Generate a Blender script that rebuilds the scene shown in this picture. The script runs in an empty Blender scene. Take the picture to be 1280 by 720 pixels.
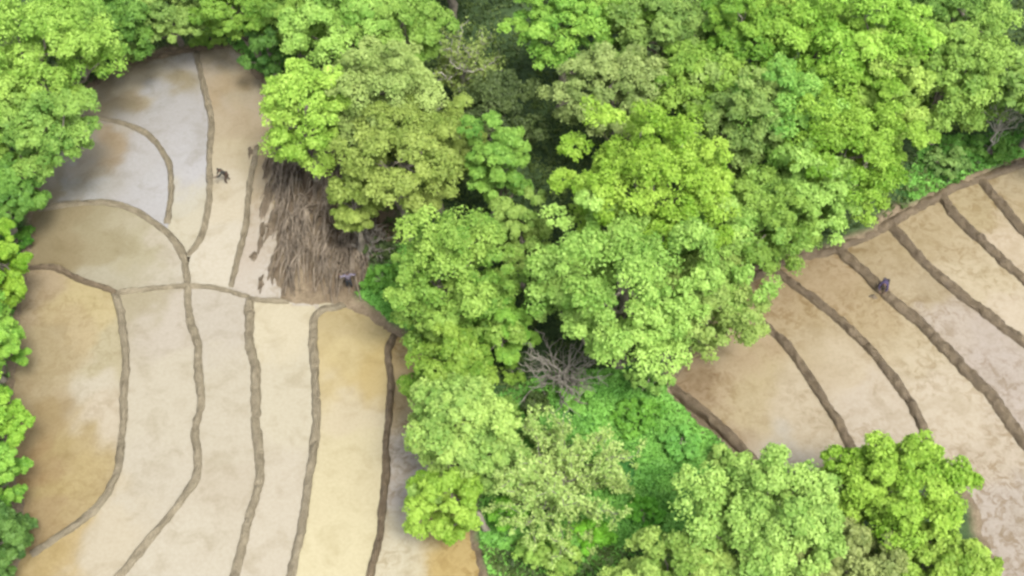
import bpy, math, random
import numpy as np
R = math.radians
C = bpy.context.scene.collection
sc = bpy.context.scene

# ------------------------------------------------------------------ camera
CAM_H, PITCH, HFOV = 62.0, R(50), R(45)
cd = bpy.data.cameras.new('camera'); cam = bpy.data.objects.new('camera', cd); C.objects.link(cam)
cam.location = (0, 0, CAM_H); cam.rotation_euler = (math.pi/2 - PITCH, 0, 0)
cd.angle = HFOV; cd.clip_start = 0.5; cd.clip_end = 5000; sc.camera = cam
T = math.tan(HFOV/2)/640.0
CP, SP = math.cos(PITCH), math.sin(PITCH)

def G(px, py, z=0.0):
    """point of the horizontal plane z seen at photo pixel px, py"""
    x = (px-640)*T; y = (360-py)*T
    d = (x, CP + y*SP, -SP + y*CP)
    t = (CAM_H - z)/(-d[2])
    return np.array([d[0]*t, d[1]*t, z])
def mpp(p):            # metres per photo pixel at a world point
    return (p[1]*CP + (CAM_H-p[2])*SP)*T
def GP(pts, z=0.0): return np.array([G(a, b, z)[:2] for a, b in pts])

# ------------------------------------------------------------------ noise
def _h(ix, iy, s):
    n = (ix.astype(np.int64)*374761393 + iy.astype(np.int64)*668265263 + s*974634777) & 0x7fffffff
    n = ((n ^ (n >> 13))*1274126177) & 0x7fffffff
    return ((n ^ (n >> 16)) & 0xffff)/65535.0
def vn(x, y, s=0):
    x = np.asarray(x, float); y = np.asarray(y, float)
    ix = np.floor(x); iy = np.floor(y); fx = x-ix; fy = y-iy
    fx = fx*fx*(3-2*fx); fy = fy*fy*(3-2*fy)
    a = _h(ix, iy, s); b = _h(ix+1, iy, s); c = _h(ix, iy+1, s); d = _h(ix+1, iy+1, s)
    return (a*(1-fx)+b*fx)*(1-fy) + (c*(1-fx)+d*fx)*fy - 0.5
def fbm(x, y, s=0, o=4):
    r = 0; a = 1.0
    for i in range(o):
        r = r + a*vn(x*2**i, y*2**i, s+i*17); a *= 0.5
    return r
def sstep(a, b, x):
    t = np.clip((x-a)/(b-a), 0, 1); return t*t*(3-2*t)

def inside(P, poly):
    x, y = P[:, 0], P[:, 1]; r = np.zeros(len(P), bool); n = len(poly)
    for i in range(n):
        x1, y1 = poly[i]; x2, y2 = poly[(i+1) % n]
        c = (y1 > y) != (y2 > y)
        with np.errstate(divide='ignore', invalid='ignore'):
            r ^= c & (x < (x2-x1)*(y-y1)/(y2-y1+1e-12) + x1)
    return r
def sdist(P, poly):
    d = np.full(len(P), 1e9); n = len(poly)
    for i in range(n):
        a = poly[i]; b = poly[(i+1) % n]; ab = b-a
        t = np.clip(((P-a) @ ab)/(ab @ ab + 1e-9), 0, 1)
        d = np.minimum(d, np.hypot(*(P - a - t[:, None]*ab).T))
    return np.where(inside(P, poly), -d, d)

# ------------------------------------------------------------------ tagging, meshes
def tag(o, label=None, cat=None, group=None, kind=None):
    if label: o['label'] = label
    if cat: o['category'] = cat
    if group: o['group'] = group
    if kind: o['kind'] = kind
    return o
def empty(name, loc, label, cat, group=None, rz=0):
    o = bpy.data.objects.new(name, None); C.objects.link(o); o.location = loc; o.rotation_euler = (0, 0, rz)
    o.empty_display_size = 0.3
    return tag(o, label, cat, group)
def mesh_np(name, V, F, mat=None, parent=None, smooth=False, loc=None):
    """V (n,3), F (m,k) int array (tri or quad)"""
    V = np.asarray(V, np.float32); F = np.asarray(F, np.int32)
    me = bpy.data.meshes.new(name); k = F.shape[1]
    me.vertices.add(len(V)); me.vertices.foreach_set('co', V.ravel())
    me.loops.add(F.size); me.loops.foreach_set('vertex_index', F.ravel())
    me.polygons.add(len(F)); me.polygons.foreach_set('loop_start', np.arange(0, F.size, k, dtype=np.int32))
    me.polygons.foreach_set('loop_total', np.full(len(F), k, np.int32))
    if smooth: me.polygons.foreach_set('use_smooth', np.ones(len(F), bool))
    me.update(calc_edges=True)
    if mat: me.materials.append(mat)
    o = bpy.data.objects.new(name, me); C.objects.link(o)
    if parent: o.parent = parent
    if loc is not None: o.location = loc
    return o
def attr(o, name, vals, domain='POINT', typ='FLOAT'):
    a = o.data.attributes.new(name, typ, domain)
    a.data.foreach_set('color' if typ == 'FLOAT_COLOR' else 'value', np.asarray(vals, np.float32).ravel())

def lin(c):
    c = np.asarray(c, float)/255
    return np.where(c <= 0.04045, c/12.92, ((c+0.055)/1.055)**2.4)

# ------------------------------------------------------------------ materials
def newmat(name):
    m = bpy.data.materials.new(name); m.use_nodes = True
    nt = m.node_tree; nt.nodes.clear()
    out = nt.nodes.new('ShaderNodeOutputMaterial'); b = nt.nodes.new('ShaderNodeBsdfPrincipled')
    nt.links.new(b.outputs[0], out.inputs[0])
    return m, nt, b, out
def noise(nt, scale, detail=5, rough=.6, coord=None, dist=0):
    n = nt.nodes.new('ShaderNodeTexNoise'); n.inputs['Scale'].default_value = scale
    n.inputs['Detail'].default_value = detail; n.inputs['Roughness'].default_value = rough
    n.inputs['Distortion'].default_value = dist
    if coord is None:
        tc = nt.nodes.new('ShaderNodeNewGeometry'); coord = tc.outputs['Position']
    nt.links.new(coord, n.inputs['Vector']); return n.outputs['Fac']
def ramp(nt, fac, stops):
    r = nt.nodes.new('ShaderNodeValToRGB'); nt.links.new(fac, r.inputs[0])
    e = r.color_ramp.elements
    while len(e) < len(stops): e.new(0.5)
    for i, (p, c) in enumerate(stops):
        e[i].position = p; e[i].color = (*c, 1) if len(c) == 3 else c
    return r.outputs[0]
def mix(nt, a, b, fac, mode='MIX'):
    m = nt.nodes.new('ShaderNodeMix'); m.data_type = 'RGBA'; m.blend_type = mode
    for s, v in ((m.inputs[0], fac), (m.inputs[6], a), (m.inputs[7], b)):
        if hasattr(v, 'is_output'): nt.links.new(v, s)
        elif isinstance(v, (int, float)): s.default_value = v
        else: s.default_value = (*v, 1)
    return m.outputs[2]
def attrn(nt, name, col=False):
    a = nt.nodes.new('ShaderNodeAttribute'); a.attribute_name = name
    return a.outputs['Color'] if col else a.outputs['Fac']
def bump(nt, b, h, strength, dist):
    n = nt.nodes.new('ShaderNodeBump'); n.inputs['Strength'].default_value = strength
    n.inputs['Distance'].default_value = dist
    nt.links.new(h, n.inputs['Height']); nt.links.new(n.outputs[0], b.inputs['Normal'])

def g3(v): return (v, v, v)
def simple(name, col, rough=.8, var=.25, scale=3.0, bmp=.3, bd=.02, spec=.3):
    m, nt, b, out = newmat(name)
    c = np.array(col)
    n = noise(nt, scale)
    nt.links.new(ramp(nt, n, [(.3, tuple(c*(1-var))), (.7, tuple(np.minimum(c*(1+var), .9)))]), b.inputs['Base Color'])
    b.inputs['Roughness'].default_value = rough; b.inputs['Specular IOR Level'].default_value = spec
    if bmp: bump(nt, b, n, bmp, bd)
    return m

# muddy water: silt colour and painted sky sheen come with the mesh, broken up by noise; shiny film of water over it
def water_mat():
    m, nt, b, out = newmat('muddy_water')
    col = attrn(nt, 'silt_sheen', True)
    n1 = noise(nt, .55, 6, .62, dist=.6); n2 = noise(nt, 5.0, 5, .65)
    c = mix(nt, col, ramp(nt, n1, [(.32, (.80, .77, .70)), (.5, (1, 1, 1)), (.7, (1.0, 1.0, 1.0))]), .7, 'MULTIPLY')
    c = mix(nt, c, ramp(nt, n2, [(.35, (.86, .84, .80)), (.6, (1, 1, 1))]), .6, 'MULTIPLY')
    rgh = attrn(nt, 'lumps')
    n3 = noise(nt, 1.6, 6, .7, dist=.8)
    spots = ramp(nt, n3, [(.40, (.66, .58, .46)), (.53, (1, 1, 1))])
    mm = nt.nodes.new('ShaderNodeMix'); mm.data_type = 'RGBA'; mm.blend_type = 'MULTIPLY'
    nt.links.new(rgh, mm.inputs[0]); nt.links.new(c, mm.inputs[6]); nt.links.new(spots, mm.inputs[7])
    nt.links.new(mm.outputs[2], b.inputs['Base Color'])
    r = nt.nodes.new('ShaderNodeMapRange'); nt.links.new(noise(nt, .35, 4, .5), r.inputs[0])
    r.inputs[1].default_value = .35; r.inputs[2].default_value = .65; r.inputs[3].default_value = .04; r.inputs[4].default_value = .22
    nt.links.new(r.outputs[0], b.inputs['Roughness'])
    b.inputs['IOR'].default_value = 1.33
    mt = nt.nodes.new('ShaderNodeMath'); mt.operation = 'MULTIPLY'
    nt.links.new(n3, mt.inputs[0]); nt.links.new(rgh, mt.inputs[1])
    ad = nt.nodes.new('ShaderNodeMath'); ad.operation = 'MULTIPLY_ADD'
    nt.links.new(n2, ad.inputs[0]); ad.inputs[1].default_value = .04; nt.links.new(mt.outputs[0], ad.inputs[2])
    bump(nt, b, ad.outputs[0], .5, .12)
    return m
WATER = water_mat()

def mud_mat(name, lo, hi):
    m, nt, b, out = newmat(name)
    n1 = noise(nt, 1.3, 6, .65); n2 = noise(nt, 9, 5, .7)
    c = ramp(nt, n1, [(.3, lo), (.7, hi)])
    c = mix(nt, c, ramp(nt, n2, [(.3, (.62, .58, .52)), (.65, (1.1, 1.1, 1.1))]), .8, 'MULTIPLY')
    nt.links.new(c, b.inputs['Base Color']); b.inputs['Roughness'].default_value = .55
    b.inputs['Specular IOR Level'].default_value = .35
    bump(nt, b, n2, .9, .12)
    return m
MUD_GREY = mud_mat('grey_mud', (.092, .077, .049), (.162, .140, .095))
MUD_BROWN = mud_mat('brown_mud', (.050, .036, .020), (.105, .080, .047))
MUD_DARK = mud_mat('dark_mud', (.065, .05, .032), (.12, .095, .064))

def ground_mat():
    m, nt, b, out = newmat('ground_soil')
    n1 = noise(nt, .9, 6, .65); n2 = noise(nt, 6, 6, .7)
    soil = ramp(nt, n1, [(.3, (.085, .064, .04)), (.7, (.16, .13, .088))])
    wood = ramp(nt, n1, [(.3, (.018, .035, .014)), (.7, (.05, .085, .03))])
    grass = ramp(nt, n1, [(.3, (.022, .085, .018)), (.7, (.05, .16, .03))])
    dark = ramp(nt, n1, [(.3, (.045, .032, .022)), (.7, (.08, .06, .042))])
    c = mix(nt, wood, grass, attrn(nt, 'grass'))
    c = mix(nt, c, soil, attrn(nt, 'soil'))
    c = mix(nt, c, dark, attrn(nt, 'darksoil'))
    c = mix(nt, c, ramp(nt, n2, [(.3, (.55, .5, .45)), (.65, (1.1, 1.1, 1.1))]), .8, 'MULTIPLY')
    nt.links.new(c, b.inputs['Base Color']); b.inputs['Roughness'].default_value = .9
    b.inputs['Specular IOR Level'].default_value = .15
    bump(nt, b, n2, .8, .15)
    return m
GROUND = ground_mat()

FOL = 0.60
def leaf_mat(name, lo, hi, trans=.45):
    """two leaf colours as the photo shows them; FOL turns them into leaf albedo"""
    m, nt, b, out = newmat(name)
    a = np.minimum(lin(lo)*FOL, .5); c = np.minimum(lin(hi)*FOL, .5)
    t = attrn(nt, 'tint')
    n = noise(nt, .45, 3, .6)
    ad = nt.nodes.new('ShaderNodeMath'); ad.operation = 'MULTIPLY_ADD'
    nt.links.new(n, ad.inputs[0]); ad.inputs[1].default_value = 1.1; ad.inputs[2].default_value = -.55
    a2 = nt.nodes.new('ShaderNodeMath'); a2.operation = 'ADD'; nt.links.new(ad.outputs[0], a2.inputs[0]); nt.links.new(t, a2.inputs[1])
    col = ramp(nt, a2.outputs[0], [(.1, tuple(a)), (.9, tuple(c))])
    # every tree its own shade: drier or fresher, a little darker or lighter
    oi = nt.nodes.new('ShaderNodeObjectInfo'); hv = nt.nodes.new('ShaderNodeHueSaturation')
    def rng_(lo_, hi_, inp, k):
        q = nt.nodes.new('ShaderNodeMath'); q.operation = 'MULTIPLY'; nt.links.new(oi.outputs['Random'], q.inputs[0]); q.inputs[1].default_value = k
        f = nt.nodes.new('ShaderNodeMath'); f.operation = 'FRACT'; nt.links.new(q.outputs[0], f.inputs[0])
        mr = nt.nodes.new('ShaderNodeMapRange'); nt.links.new(f.outputs[0], mr.inputs[0]); mr.inputs[3].default_value = lo_; mr.inputs[4].default_value = hi_
        nt.links.new(mr.outputs[0], inp)
    rng_(.480, .496, hv.inputs['Hue'], 1.0); rng_(.92, 1.08, hv.inputs['Saturation'], 7.3); rng_(.78, 1.1, hv.inputs['Value'], 13.7)
    nt.links.new(col, hv.inputs['Color']); col = hv.outputs[0]
    nt.links.new(col, b.inputs['Base Color']); b.inputs['Roughness'].default_value = .6
    b.inputs['Specular IOR Level'].default_value = .25
    tr = nt.nodes.new('ShaderNodeBsdfTranslucent'); ms = nt.nodes.new('ShaderNodeMixShader')
    nt.links.new(mix(nt, col, (1.0, 1.0, .55), 1.0, 'MULTIPLY'), tr.inputs[0])
    ms.inputs[0].default_value = trans
    nt.links.new(b.outputs[0], ms.inputs[1]); nt.links.new(tr.outputs[0], ms.inputs[2]); nt.links.new(ms.outputs[0], out.inputs[0])
    return m
LEAF = {
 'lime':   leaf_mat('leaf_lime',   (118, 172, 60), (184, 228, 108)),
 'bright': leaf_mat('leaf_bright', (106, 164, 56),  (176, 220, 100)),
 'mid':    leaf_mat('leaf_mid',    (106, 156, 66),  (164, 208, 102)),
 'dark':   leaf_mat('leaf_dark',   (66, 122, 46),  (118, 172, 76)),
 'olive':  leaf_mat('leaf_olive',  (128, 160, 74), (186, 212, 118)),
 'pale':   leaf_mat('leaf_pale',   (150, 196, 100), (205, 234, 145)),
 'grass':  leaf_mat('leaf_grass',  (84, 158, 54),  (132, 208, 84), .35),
 'murk':   leaf_mat('leaf_murk',   (60, 84, 44),   (102, 128, 70)),  # leaf colour darkened to deepen the shade between and under the trees
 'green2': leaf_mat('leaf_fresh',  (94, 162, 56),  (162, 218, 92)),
}
BARK = simple('bark', (.13, .115, .09), .9, .35, 4, .6, .05)
BARK_PALE = simple('pale_bark', (.22, .21, .175), .85, .25, 4, .4, .03)
BARK_GREY = simple('grey_bark', (.13, .12, .10), .9, .3, 4, .5, .03)

# ------------------------------------------------------------------ fields
LEFT = [(135,95),(165,82),(205,73),(246,66),(282,63),(300,74),(312,92),(328,110),(338,140),(342,180),(336,215),(339,250),(342,300),(338,345),
        (350,374),(385,386),(415,383),(450,398),(495,425),(545,455),(562,520),(562,600),(590,690),(600,760),(600,800),(-40,800),(12,750),(38,690),(28,620),(20,520),(28,440),
        (36,340),(50,262),(56,215),(80,160),(115,115)]
RIGHT = [(1140,268),(1190,240),(1240,222),(1290,203),(1420,195),(1560,500),(1440,800),(1262,740),(1235,660),(1205,600),(1150,590),(1080,600),(1000,598),(925,568),
         (880,528),(845,492),(872,440),(910,385),(945,350),(985,328),(1050,316),(1105,290)]
LP, RP = GP(LEFT), GP(RIGHT)
BANK = GP([(338,190),(345,170),(420,190),(470,250),(480,310),(452,345),(425,372),(355,372),(340,340),(343,300),(340,240)])
PATH = GP([(345,372),(350,352),(440,340),(445,372),(480,398),(500,425),(470,430),(415,400),(385,402)])
GRASSY = [GP([(620,500),(700,470),(800,470),(860,500),(930,560),(940,640),(860,720),(820,800),(560,800),(600,690),(600,600)]),
          GP([(440,345),(470,322),(510,310),(520,420),(470,400),(435,385)]),
          GP([(1130,240),(1150,180),(1290,170),(1290,205),(1200,240),(1140,262)]),
          GP([(284,60),(300,20),(360,20),(352,110),(330,108),(312,90)]),
          GP([(-40,250),(40,250),(30,420),(20,600),(35,700),(0,800),(-100,800)])]

def terrain(P):
    sd = np.minimum(sdist(P, LP), sdist(P, RP))
    x, y = P[:, 0], P[:, 1]
    sdw = sd + .45*fbm(x*.5, y*.5, 3) + .35*fbm(x*1.7, y*1.7, 4)
    h = -.4 + .75*sstep(-.5, .9, sdw) + .018*np.clip(sd, 0, 60)
    out = sstep(.2, 2.5, sd)
    h += out*(.35*fbm(x*.22, y*.22, 5) + .12*fbm(x*1.3, y*1.3, 7))
    # eroded bank
    bd = -sdist(P, BANK)
    k = sstep(-.2, 2.2, bd)
    furrow = vn(x*1.25 + .6*vn(y*.4, x*.4, 2), y*.22, 11) + .5*vn(x*2.6, y*.5, 12)
    h += k*(.55 + .22*np.clip(bd, 0, 6) + 1.5*furrow + .35*fbm(x*2, y*1.2, 13))
    # gully between the fields
    gl = sdist(P, GP([(640,640),(700,560),(760,540),(770,560),(700,640),(680,800),(640,800)]))
    h -= .7*sstep(1.5, -1.0, gl)
    return h, sd, bd
def th(x, y): return float(terrain(np.array([[x, y]], float))[0][0])

def build_ground():
    def axis(a, b, st, far):
        mid = np.arange(a, b+1e-6, st); o = []
        d = st*2; v = 0
        while v < far: v += d; o.append(v); d *= 1.35
        o = np.array(o)
        return np.concatenate([a - o[::-1], mid, b + o])
    xs = axis(-48, 50, .25, 900); ys = axis(22, 102, .25, 900)
    X, Y = np.meshgrid(xs, ys); P = np.stack([X.ravel(), Y.ravel()], 1)
    h, sd, bd = terrain(P)
    h = np.where(np.hypot(P[:, 0], P[:, 1]-60) > 200, np.minimum(h, 3.5), h)
    nx, ny = len(xs), len(ys)
    I = np.arange(nx*ny).reshape(ny, nx)
    F = np.stack([I[:-1, :-1], I[:-1, 1:], I[1:, 1:], I[1:, :-1]], -1).reshape(-1, 4)
    o = mesh_np('ground', np.column_stack([P, h]), F, GROUND, smooth=True)
    n = .5*fbm(P[:, 0]*.7, P[:, 1]*.7, 21)
    soil = sstep(1.3, .5, sd + n*1.6)
    pd = -sdist(P, PATH); soil = np.maximum(soil, sstep(-.5, .3, pd + n))
    lo = -sdist(P, GP([(860,520),(925,570),(930,590),(880,560),(845,505)])); soil = np.maximum(soil, sstep(-.3, .3, lo+n*.5))
    gul = -sdist(P, GP([(628,640),(645,640),(690,760),(660,760)])); soil = np.maximum(soil, .8*sstep(-.3, .3, gul+n*.5))
    gr = np.zeros(len(P))
    for g in GRASSY: gr = np.maximum(gr, sstep(-.8, .8, -sdist(P, g) + n*2))
    bk = sstep(-1.6, -.6, bd + n*1.2); soil = np.maximum(soil, bk); gr = gr*(1-bk)
    dk = sstep(-.3, .6, bd + n*1.2)*np.clip(.45 + 2.0*fbm(P[:, 0]*1.7 + .6*vn(P[:, 1]*.4, P[:, 0]*.4, 2), P[:, 1]*.3, 23), 0, 1)
    top = sstep(.5, -.3, np.abs(sd-.3))*sstep(-14, -12, -np.abs(P[:, 0]-38))*0
    attr(o, 'soil', soil*(1-.0*top)); attr(o, 'grass', gr); attr(o, 'darksoil', dk)
    tag(o, kind='structure')
build_ground()

# bunds (centre lines in photo pixels)
L1=[(243,56),(246,66),(256,110),(264,150),(261,200),(262,240),(255,285),(246,308),(236,320)]
L2=[(66,156),(92,147),(130,149),(165,158),(195,178),(210,205),(213,240),(210,280)]
L3=[(48,262),(90,256),(135,256),(170,265),(205,288),(225,312),(234,345),(236,385),(246,430),(250,500),(245,545),(246,592),(235,615),(190,672),(152,718),(120,755),(80,800)]
L4=[(34,335),(65,335),(95,347),(145,366)]
L5=[(145,366),(152,400),(158,450),(155,510),(150,570),(140,605),(115,640),(80,668),(38,692)]
L6=[(145,366),(190,361),(240,359),(280,363),(312,371)]
L6b=[(312,374),(330,377),(362,379)]
L7=[(322,182),(312,225),(308,270),(298,320),(290,360)]
L8=[(312,371),(311,410),(318,470),(320,530),(325,590),(315,640),(293,718),(272,800)]
L9=[(436,380),(418,386),(402,390),(392,405),(391,440),(397,500),(393,560),(383,620),(373,680),(366,718),(352,800)]
L10=[(492,418),(484,442),(488,480),(484,550),(481,610),(473,670),(462,718),(450,800)]
R1=[(832,482),(848,490),(885,520),(925,560),(960,600)]
R2=[(905,368),(915,378),(932,390),(975,425),(1010,470),(1040,515),(1060,552),(1075,600)]
R3=[(962,334),(975,343),(1030,385),(1085,435),(1125,485),(1150,528),(1168,580)]
R4=[(1040,302),(1052,314),(1066,328),(1101,362),(1150,405),(1200,455),(1250,510),(1275,545),(1330,620)]
R5=[(1098,264),(1108,276),(1120,290),(1160,335),(1210,375),(1275,425),(1350,490)]
R6=[(1178,236),(1182,253),(1220,295),(1275,345),(1350,410)]
R7=[(1222,214),(1232,232),(1275,285),(1350,360)]

R8=[(940,350),(985,325),(1045,311),(1104,284),(1140,263),(1190,236),(1240,218),(1300,198),(1380,192)]
L11=[(118,106),(138,90),(170,77),(208,69),(246,62),(282,59)]
def smooth_path(P, step):
    P = np.asarray(P, float)
    Q = [2*P[0]-P[1]] + list(P) + [2*P[-1]-P[-2]]
    out = []
    for i in range(1, len(Q)-2):
        p0, p1, p2, p3 = Q[i-1:i+3]
        n = max(2, int(np.linalg.norm(p2-p1)/step))
        for k in range(n):
            t = k/n
            out.append(.5*((2*p1)+(-p0+p2)*t+(2*p0-5*p1+4*p2-p3)*t*t+(-p0+3*p1-3*p2+p3)*t**3))
    out.append(Q[-2]); return np.array(out)

def bund(pts, wpx, mat, label, seed, hgt=.2):
    path = smooth_path(GP(pts), .14)
    m = np.mean([mpp(G(a, b)) for a, b in pts])
    n = len(path); tn = np.gradient(path, axis=0); tn /= np.linalg.norm(tn, axis=1)[:, None]
    nr = np.stack([-tn[:, 1], tn[:, 0]], 1)
    s = np.arange(n)*.14
    prof = [(-1.15, -.32), (-1.0, .0), (-.84, .45), (-.6, .85), (-.2, .95), (.2, 1.0), (.6, .85), (.84, .45), (1.0, .0), (1.15, -.32)]
    wl = wpx*m/2*.98; hgt = hgt*(1.35 if mat is MUD_BROWN else 1.1)
    wob = .16*vn(s*.5, s*0+seed, 1)
    V = []
    for i, (u, z) in enumerate(prof):
        w = wl*(1 + .4*vn(s*.7, s*0+i*.5+seed, 2) + .4*vn(s*2.2, s*0+i*.5, 3+seed) + .3*vn(s*5, s*0+i*.9, 4+seed))
        off = (u*w + wob)[:, None]*nr
        zz = z*hgt*(1 + .9*vn(s*1.6, s*0+i*.8, 5+seed) + .9*vn(s*3.7, s*0+i, 6+seed)) if z > 0 else z + 0*s
        V.append(np.column_stack([path+off, zz]))
    V = np.stack(V, 1); k = len(prof)
    # rounded ends
    e = np.clip(np.minimum(s, s[-1]-s)/.35, .25, 1)[:, None]
    V[:, :, 2] = np.where(V[:, :, 2] > 0, V[:, :, 2]*e, V[:, :, 2])
    I = np.arange(n*k).reshape(n, k)
    F = np.stack([I[:-1, :-1], I[:-1, 1:], I[1:, 1:], I[1:, :-1]], -1).reshape(-1, 4)
    org = np.array([*path[n//2], 0.0])
    o = mesh_np('earth_bund', V.reshape(-1, 3)-org, F[:, ::-1], mat, smooth=True, loc=org)
    return o
GB = 'mud bunds dividing the flooded paddies'
bspec = [
 (L1, 8.5, MUD_GREY, 'thin bund running down from the top edge, just left of the dark clothed worker'),
 (L2, 8, MUD_GREY, 'thin bund hooking from the upper left trees down to the wide curved bund'),
 (L3, 11, MUD_GREY, 'longest bund, arching from the left trees then snaking down to the bottom edge'),
 (L4, 8, MUD_BROWN, 'short bund slanting from the left edge trees down to a three way junction'),
 (L5, 10.5, MUD_GREY, 'curved bund closing the ochre basin at the left edge'),
 (L6, 7, MUD_GREY, 'short nearly level bund crossing the middle of the left field'),
 (L6b, 7, MUD_GREY, 'tiny stub of bund ending at the foot of the bare brown bank'),
 (L7, 7.5, MUD_GREY, 'thin steep bund beside the dark mud lumps near the brown bank'),
 (L8, 12.5, MUD_GREY, 'bund running down to the bottom edge, second from the right of the pale strips'),
 (L9, 11.5, MUD_GREY, 'bund starting at the earth path with a hooked top'),
 (L10, 10, MUD_BROWN, 'dark edged bund nearest the middle trees, rightmost in the left field'),
 (R1, 13, MUD_BROWN, 'low bund edging the bright grass at the corner of the right field'),
 (R2, 13, MUD_BROWN, 'bund in the right field, second from the bright grass'),
 (R3, 14, MUD_BROWN, 'bund in the right field next to and left of the crouching worker'),
 (R4, 17, MUD_BROWN, 'thick bund with the worker in purple bent over it'),
 (R5, 16, MUD_BROWN, 'bund in the right field next to and right of the crouching worker'),
 (R6, 15, MUD_BROWN, 'bund in the right field, second from the upper right corner'),
 (R8, 15, MUD_BROWN, 'long rim bund along the foot of the trees at the top of the right field'),
 (L11, 7, MUD_BROWN, 'thin rim bund closing the top of the upper left paddy'),
 (R7, 14, MUD_BROWN, 'short bund at the upper right corner of the right field'),
]
for i, (pts, w, m, lab) in enumerate(bspec):
    tag(bund(pts, w, m, lab, i*3+1), lab, 'bund', GB)

# basins
def rev(a): return a[::-1]
L3t, L3b = L3[:8], L3[7:]
BAS = [  # blue-white samples in the upper left basins paint sky reflection into the colour
 ('A1', [(60,40),(246,40)]+L1+[(225,312),(210,290)]+rev(L2)+[(40,140)],
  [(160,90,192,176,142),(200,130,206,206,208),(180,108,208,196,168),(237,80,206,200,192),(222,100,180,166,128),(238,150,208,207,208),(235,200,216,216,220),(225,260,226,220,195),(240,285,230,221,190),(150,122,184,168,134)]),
 ('A2', [(40,140)]+L2+[(207,288)]+rev(L3[:5])+[(0,262),(0,140)],
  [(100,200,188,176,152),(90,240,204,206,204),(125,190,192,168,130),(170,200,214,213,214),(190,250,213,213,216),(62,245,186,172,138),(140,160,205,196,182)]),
 ('A3', [(246,40)]+L1+[(236,345),(238,359),(290,360)]+rev(L7)+[(360,160),(360,40)],
  [(275,80,200,184,152),(290,110,200,175,128),(270,150,215,197,162),(300,150,205,185,148),(285,200,222,206,166),(280,260,236,223,190),(260,330,238,228,202),(250,345,234,226,200),(315,120,200,184,152)]),
 ('A4', L7+[(312,371),(352,379),(400,385),(400,160),(360,160)],
  [(310,320,222,208,186),(330,300,224,212,190),(325,350,228,218,200),(318,250,214,196,160),(330,200,200,180,140)]),
 ('A5', [(0,262)]+L3t+[(236,359),(190,361)]+rev(L4)+[(0,335)],
  [(70,290,186,170,130),(120,300,192,180,142),(170,320,204,194,158),(210,310,220,210,186),(60,320,178,162,122),(130,350,206,198,170),(215,345,222,213,190)]),
 ('A6', [(0,335)]+L4+L5+[(-10,700)],
  [(60,370,205,182,140),(120,390,221,202,140),(130,430,208,196,150),(112,480,224,214,186),(50,440,200,180,130),(60,520,188,162,105),(60,580,190,156,95),(100,560,202,178,112),(90,620,206,182,112),(132,530,226,212,182),(60,660,196,167,110),(28,600,172,138,85),(95,410,212,190,135)]),
 ('A7', [(145,366),(190,361),(236,359)]+L3b+[(-80,800),(-10,700)]+rev(L5),
  [(170,385,202,190,156),(200,400,220,209,188),(200,500,223,213,186),(200,600,223,213,188),(130,690,226,213,182),(70,700,215,190,130)]),
 ('A8', [(236,359),(290,360),(312,371)]+L8+rev(L3b),
  [(270,390,219,209,188),(285,500,223,213,186),(280,600,219,207,180),(220,700,226,216,190)]),
 ('A9', [(312,371),(352,379),(420,380)]+L9+rev(L8),
  [(350,400,238,226,190),(350,500,229,219,188),(340,640,227,216,190)]),
 ('A10', [(420,370),(500,370)]+L10+rev(L9),
  [(440,400,215,195,140),(440,440,232,212,150),(460,460,224,199,128),(430,560,238,225,177),(420,690,242,230,182),(440,520,235,220,180)]),
 ('A11', [(500,370),(640,420),(640,800)]+rev(L10),
  [(510,460,230,202,138),(525,520,216,196,150),(505,600,222,212,196),(510,680,235,225,190),(560,690,224,196,125)]),
 ('B12', [(820,480),(850,340)]+R2+rev(R1),
  [(930,420,206,180,138),(900,460,208,184,142),(950,490,212,192,142),(1000,520,222,205,170),(980,560,214,207,190),(870,480,178,150,112)]),
 ('B23', [(850,340),(940,290)]+R3+rev(R2),
  [(1000,370,198,172,128),(1040,430,208,188,148),(1090,510,222,207,182),(1020,400,196,172,122),(1070,470,220,202,166)]),
 ('B34', [(940,290),(1052,270)]+R4+[(1500,800),(1200,800)]+rev(R3),
  [(1040,350,198,172,128),(1080,400,200,176,126),(1130,440,216,198,155),(1180,500,226,211,182),(1220,560,218,202,175),(1250,640,205,192,178),(1110,420,196,172,120),(1160,460,222,206,168)]),
 ('B45', [(1052,270),(1108,240)]+R5+rev(R4),
  [(1110,320,194,172,126),(1160,370,202,182,138),(1200,410,208,193,176),(1250,460,206,192,180),(1180,370,188,168,124)]),
 ('B56', [(1108,240),(1178,200)]+R6+rev(R5),
  [(1170,290,204,183,138),(1220,350,222,205,165),(1260,390,228,211,180)]),
 ('B67', [(1178,200),(1222,180)]+R7+rev(R6),
  [(1220,260,204,184,134),(1260,310,230,211,180)]),
 ('B7', [(1222,180),(1430,150),(1430,440)]+rev(R7),
  [(1260,240,200,180,135),(1320,300,215,195,150)]),
]
ALB = 0.262
gs = .25
xs = np.arange(-52, 60, gs); ys = np.arange(24, 96, gs)
CX, CY = np.meshgrid(xs[:-1]+gs/2, ys[:-1]+gs/2); CC = np.stack([CX.ravel(), CY.ravel()], 1)
taken = np.zeros(len(CC), bool); nxc = len(xs)-1; nxv = len(xs)
near = np.minimum(sdist(CC, LP), sdist(CC, RP)) < 1.0
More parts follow.
